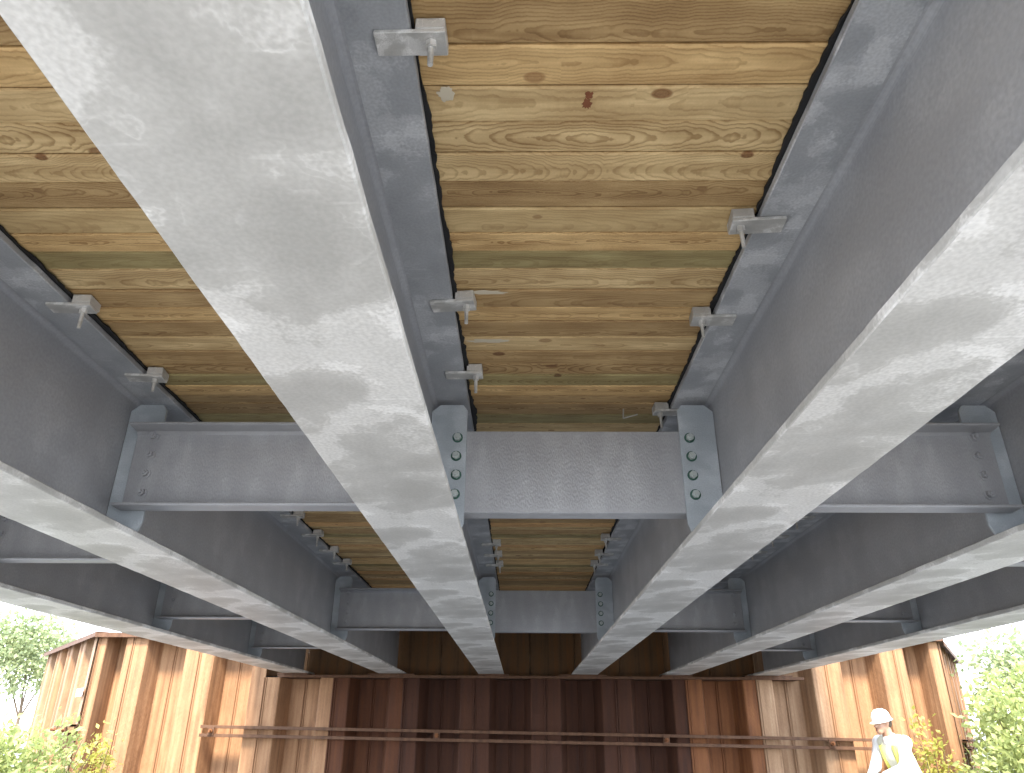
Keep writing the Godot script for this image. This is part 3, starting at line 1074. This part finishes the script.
func build_person() -> void:
	# local frame: facing +x, up +y, right-hand side +z; hip height 0.95
	var o := thing("person", "person in white helmet, white long sleeved shirt and yellow vest leaning forward beside the wall", "person", Vector3(4.58, 0.175, -9.85))
	o.rotation.y = deg_to_rad(180.0 + 22.0)
	var hip := Vector3(0, 0.93, 0)
	var lean := Vector3(sin(0.46), cos(0.46), 0)
	var chest := hip + lean * 0.34
	var sh := hip + lean * 0.47
	var neck := sh + Vector3(0.035, 0.07, 0)
	var head := neck + Vector3(0.075, 0.115, 0)
	var J := {}
	for s in [-1, 1]:
		J["sh%d" % s] = sh + Vector3(0.0, -0.005, s * 0.185)
		J["el%d" % s] = sh + Vector3(0.10, -0.265, s * 0.215)
		J["wr%d" % s] = sh + Vector3(0.31, -0.345, s * 0.10)
		J["hp%d" % s] = hip + Vector3(0, -0.03, s * 0.09)
		J["kn%d" % s] = Vector3(0.05, 0.49, s * 0.12)
		J["an%d" % s] = Vector3(-0.02, 0.08, s * 0.13)
		J["toe%d" % s] = Vector3(0.14, 0.035, s * 0.15)
	var bones := [
		[hip, hip + lean * 0.18, 0.115, 0.115], [hip + lean * 0.18, chest, 0.115, 0.12], [chest, sh, 0.12, 0.085],
		[sh, neck, 0.065, 0.055], [neck, head + Vector3(-0.02, 0.02, 0), 0.055, 0.07],
		[head + Vector3(-0.02, 0.045, 0), head + Vector3(0.0, 0.055, 0), 0.085, 0.08], [head + Vector3(0.03, -0.03, 0), head + Vector3(0.045, -0.065, 0), 0.058, 0.038],
		[head + Vector3(0.075, 0.01, 0), head + Vector3(0.098, -0.018, 0), 0.013, 0.016]]
	for s in [-1, 1]:
		bones.append([hip, J["hp%d" % s], 0.10, 0.095])
		bones.append([chest, J["sh%d" % s], 0.09, 0.065])
		bones.append([J["sh%d" % s], J["el%d" % s], 0.050, 0.040])
		bones.append([J["el%d" % s], J["wr%d" % s], 0.041, 0.027])
		bones.append([J["hp%d" % s], J["kn%d" % s], 0.085, 0.055])
		bones.append([J["kn%d" % s], J["an%d" % s], 0.055, 0.038])
		bones.append([J["an%d" % s], J["toe%d" % s], 0.038, 0.03])
		bones.append([head + Vector3(-0.01, 0.0, s * 0.078), head + Vector3(-0.012, 0.03, s * 0.084), 0.012, 0.016])
		# palm, four fingers, thumb
		var w: Vector3 = J["wr%d" % s]
		var dirv := (w - (J["el%d" % s] as Vector3)).normalized()
		var side := Vector3(0, 0, s)
		var dn := dirv.cross(Vector3(0, 0, 1)).normalized()
		if dn.y > 0.0:
			dn = -dn
		var palm := w + dirv * 0.055
		for q in 4:
			var off := side * (q - 1.5) * 0.020
			var kn := w + dirv * 0.088 + off
			bones.append([w + dirv * 0.02 + off * 0.6, kn, 0.015, 0.012])
			var len: float = [0.036, 0.042, 0.040, 0.030][q]
			var p1 := kn + (dirv * 0.85 + dn * 0.5).normalized() * len
			var p2 := p1 + (dirv * 0.2 + dn).normalized() * len * 0.75
			var p3 := p2 + (-dirv * 0.6 + dn * 0.6).normalized() * len * 0.55
			bones.append([kn, p1, 0.0105, 0.0095])
			bones.append([p1, p2, 0.0095, 0.009])
			bones.append([p2, p3, 0.009, 0.0078])
		var tb := palm - side * 0.035 - dirv * 0.02
		bones.append([w + dirv * 0.03 - side * 0.015, tb, 0.014, 0.012])
		bones.append([tb, tb + dirv * 0.032 + dn * 0.022 - side * 0.008, 0.0115, 0.0105])
		bones.append([tb + dirv * 0.032 + dn * 0.022 - side * 0.008, tb + dirv * 0.05 + dn * 0.045, 0.0105, 0.009])
	var skin := mat(Color(0.42, 0.24, 0.16), 0.55)
	var white := mat(Color(0.80, 0.80, 0.80), 0.75)
	part("body", body_mesh(bones, 0.011, 0.022), skin, o)
	var shirt := [[hip + lean * 0.02, hip + lean * 0.20, 0.135, 0.132], [hip + lean * 0.2, chest, 0.132, 0.138], [chest, sh, 0.138, 0.098], [sh, neck - Vector3(0.01, 0.03, 0), 0.085, 0.07]]
	for s in [-1, 1]:
		shirt.append([chest, J["sh%d" % s], 0.10, 0.078])
		shirt.append([J["sh%d" % s], J["el%d" % s], 0.070, 0.058])
		shirt.append([J["el%d" % s], (J["wr%d" % s] as Vector3).lerp(J["el%d" % s], 0.06), 0.058, 0.042])
	part("shirt", body_mesh(shirt, 0.014, 0.03), white, o)
	var vest := [[hip + lean * 0.05, hip + lean * 0.22, 0.1425, 0.1415], [hip + lean * 0.22, chest, 0.1415, 0.1455], [chest, sh - lean * 0.02, 0.1455, 0.103]]
	for s in [-1, 1]:
		vest.append([chest, (J["sh%d" % s] as Vector3).lerp(sh, 0.45), 0.108, 0.088])
	part("vest", body_mesh(vest, 0.014, 0.03), mat(Color(0.72, 0.74, 0.62), 0.7), o)
	var yel := mat(Color(0.70, 0.69, 0.16), 0.6)
	for s in [-1, 1]:
		var st := begin()
		var prev := Vector3.ZERO
		for k in 9:
			var t := k / 8.0
			var c := hip + lean * lerpf(0.10, 0.455, t) + Vector3(0.146 - 0.055 * t * t, -0.02 * t, s * (0.085 + 0.01 * t)) * 1.0
			if k > 0:
				tube(st, prev, c, 0.024, 0.024, 8)
			prev = c
		part("vest_band", finish(st), yel, o)
	var tr := [[hip + lean * 0.03, hip - Vector3(0, 0.04, 0), 0.132, 0.125]]
	for s in [-1, 1]:
		tr.append([hip, J["hp%d" % s], 0.12, 0.112])
		tr.append([J["hp%d" % s], J["kn%d" % s], 0.105, 0.078])
		tr.append([J["kn%d" % s], (J["an%d" % s] as Vector3) + Vector3(0, 0.03, 0), 0.076, 0.066])
	part("trousers", body_mesh(tr, 0.016, 0.03), mat(Color(0.10, 0.13, 0.2), 0.85), o)
	for s in [-1, 1]:
		var bt := [[(J["an%d" % s] as Vector3) + Vector3(-0.01, 0.05, 0), (J["an%d" % s] as Vector3) + Vector3(-0.01, -0.03, 0), 0.056, 0.052], [(J["an%d" % s] as Vector3) + Vector3(-0.02, -0.035, 0), J["toe%d" % s], 0.046, 0.044]]
		part("boot", body_mesh(bt, 0.014, 0.02), mat(Color(0.09, 0.06, 0.04), 0.7), o)
	# hair below the helmet, eyes, mouth
	part("hair", body_mesh([[head + Vector3(-0.055, 0.02, -0.03), head + Vector3(-0.055, 0.02, 0.03), 0.058, 0.058], [head + Vector3(-0.065, -0.03, 0), head + Vector3(-0.055, 0.0, 0), 0.045, 0.055]], 0.012, 0.02), mat(Color(0.06, 0.04, 0.025), 0.8), o)
	for s in [-1, 1]:
		var st := begin()
		var c := head + Vector3(0.076, 0.022, s * 0.030)
		cbox(st, c, Vector3(0.012, 0.010, 0.022), 0.004)
		part("eye", finish(st), mat(Color(0.04, 0.03, 0.03), 0.3), o)
	var sm := begin()
	cbox(sm, head + Vector3(0.086, -0.058, 0), Vector3(0.008, 0.007, 0.036), 0.003)
	part("mouth", finish(sm), mat(Color(0.3, 0.11, 0.09), 0.5), o)
	# helmet: lathed shell with a brim and a peak towards the front
	var st := begin()
	st.set_smooth_group(0)
	var top := head + Vector3(-0.012, 0.062, 0)
	var tilt := Basis(Vector3(0, 0, 1), -0.22)
	var R := [Vector2(0.0, 0.118), Vector2(0.05, 0.110), Vector2(0.085, 0.085), Vector2(0.106, 0.045), Vector2(0.113, 0.0), Vector2(0.114, -0.012), Vector2(0.128, -0.016), Vector2(0.128, -0.022), Vector2(0.108, -0.020)]
	var N := 28
	for a in N:
		for k in R.size() - 1:
			var q := []
			for e in [[a, k], [a + 1, k], [a + 1, k + 1], [a, k + 1]]:
				var th: float = TAU * e[0] / N
				var rr: float = R[e[1]].x * 0.93
				var brim := 1.0
				if e[1] >= 6 and e[1] <= 7:
					brim = 1.0 + 0.25 * pow(maxf(0.0, cos(th)), 2.0)
				q.append(top + tilt * Vector3(cos(th) * rr * 1.12 * brim, R[e[1]].y, sin(th) * rr))
			quad(st, q[0], q[1], q[2], q[3])
	part("helmet", finish(st), mat(Color(0.82, 0.82, 0.82), 0.3), o)
	# orange spray can held in both hands
	var can := thing("orange_can", "small orange spray can held in the hands of the person in white", "spray can", o.transform * (sh + Vector3(0.375, -0.40, 0.035)))
	can.rotation.y = o.rotation.y
	var cs := begin()
	tube(cs, Vector3(0, -0.085, 0), Vector3(0, 0.07, 0), 0.033, 0.033, 16)
	tube(cs, Vector3(0, 0.07, 0), Vector3(0, 0.085, 0), 0.033, 0.02, 16)
	part("body", finish(cs), mat(Color(0.62, 0.16, 0.02), 0.4), can)
	cs = begin()
	tube(cs, Vector3(0, 0.085, 0), Vector3(0, 0.105, 0), 0.014, 0.012, 12)
	part("cap", finish(cs), white, can)

# ------------------------------------------------------------------ _ready
func _ready() -> void:
	rng.seed = 4242
	var cam := Camera3D.new()
	cam.name = "camera"
	cam.fov = 2.0 * rad_to_deg(atan(386.5 / 740.0))
	cam.far = 3000.0
	cam.near = 0.02
	cam.position = Vector3(0, 1.6, 0)
	cam.rotation = Vector3(deg_to_rad(25.076), deg_to_rad(0.808), deg_to_rad(0.375))
	add_child(cam)
	cam.current = true
	var env := Environment.new()
	env.background_mode = Environment.BG_SKY
	var sky := Sky.new()
	var pm := ProceduralSkyMaterial.new()
	pm.sky_top_color = Color(0.72, 0.78, 0.86)
	pm.sky_horizon_color = Color(0.90, 0.91, 0.92)
	pm.sky_curve = 0.12
	pm.ground_bottom_color = Color(0.35, 0.33, 0.30)
	pm.ground_horizon_color = Color(0.6, 0.6, 0.58)
	pm.sun_angle_max = 1.0
	sky.sky_material = pm
	env.sky = sky
	env.tonemap_mode = Environment.TONE_MAPPER_LINEAR
	env.tonemap_exposure = 10.5
	env.sdfgi_enabled = true
	env.ssao_enabled = true
	env.ssil_enabled = true
	var we := WorldEnvironment.new()
	we.name = "world_environment"
	we.environment = env
	add_child(we)
	var sun := DirectionalLight3D.new()
	sun.name = "sun"
	sun.light_energy = 0.42
	sun.light_angular_distance = 12.0
	sun.light_color = Color(1.0, 0.95, 0.87)
	sun.rotation = Vector3(deg_to_rad(-50), deg_to_rad(-4), 0)
	sun.shadow_enabled = true
	add_child(sun)

	make_materials()
	build_land()
	build_abutment()
	var gl := ["outermost steel girder on the left with bright sky below it", "steel girder second from the left, sky and rust wall beyond", "wide near steel girder left of the middle with white stained flange", "near steel girder right of the middle, seen from its left side", "steel girder second from the right, crossing the right edge of the photo", "outermost steel girder on the right above the bushes"]
	for i in 6:
		girder(i, gl[i])
	var D1 := -2.95
	var D2 := -6.88
	var G := []
	for c in get_children():
		if String(c.name).begins_with("steel_girder"):
			G.append(c)
	for z in [D1, D2]:
		for q in [[1, 1], [2, -1], [2, 1], [3, -1], [3, 1], [4, -1]]:
			stiffener(G[q[0]], q[1], z)
	var DO := [-4.0, -6.2, -8.5]
	for z in DO:
		for q in [[0, 1], [1, -1], [4, 1], [5, -1]]:
			stiffener(G[q[0]], q[1], z)
	var w1 := ["nearer", "farther"]
	for k in 2:
		var z: float = [D1, D2][k]
		diaphragm(1, 2, z, true, "%s steel cross channel in the bay left of the wide near girder" % w1[k])
		diaphragm(2, 3, z, false, "%s steel cross channel in the middle bay with green ringed bolts at its ends" % w1[k])
		diaphragm(3, 4, z, true, "%s steel cross channel in the bay right of the middle" % w1[k])
	var w3 := ["nearest", "middle", "farthest"]
	for k in 3:
		diaphragm(0, 1, DO[k], true, "%s of the three cross channels in the outer left bay" % w3[k])
		diaphragm(4, 5, DO[k], true, "%s of the three cross channels in the outer right bay" % w3[k])
	build_deck()
	for i in 6:
		felt(i, "ragged black felt strip on top of the %s girder from the left" % ["first", "second", "third", "fourth", "fifth", "sixth"][i])
	var ord := ["first", "second", "third", "fourth", "fifth", "sixth", "seventh", "eighth", "ninth"]
	var clips := [[2, 1, [-1.101, -2.158, -2.699, -5.694, -6.077, -6.469], "right edge of the wide near left girder"],
		[3, -1, [-1.723, -2.259, -3.082, -5.503, -6.029, -6.431], "left edge of the near right girder"],
		[1, 1, [-2.172, -2.727, -4.354, -4.881, -5.407, -5.933, -6.412], "right edge of the second girder from the left"],
		[4, -1, [-2.010, -3.254, -3.780, -4.306, -4.881, -5.407, -5.933], "left edge of the second girder from the right"]]
	for c in clips:
		var n := 0
		for z in c[2]:
			clip(c[0], c[1], z, "%s deck clip on the %s" % [ord[n], c[3]])
			n += 1
	build_plants()
	build_person()
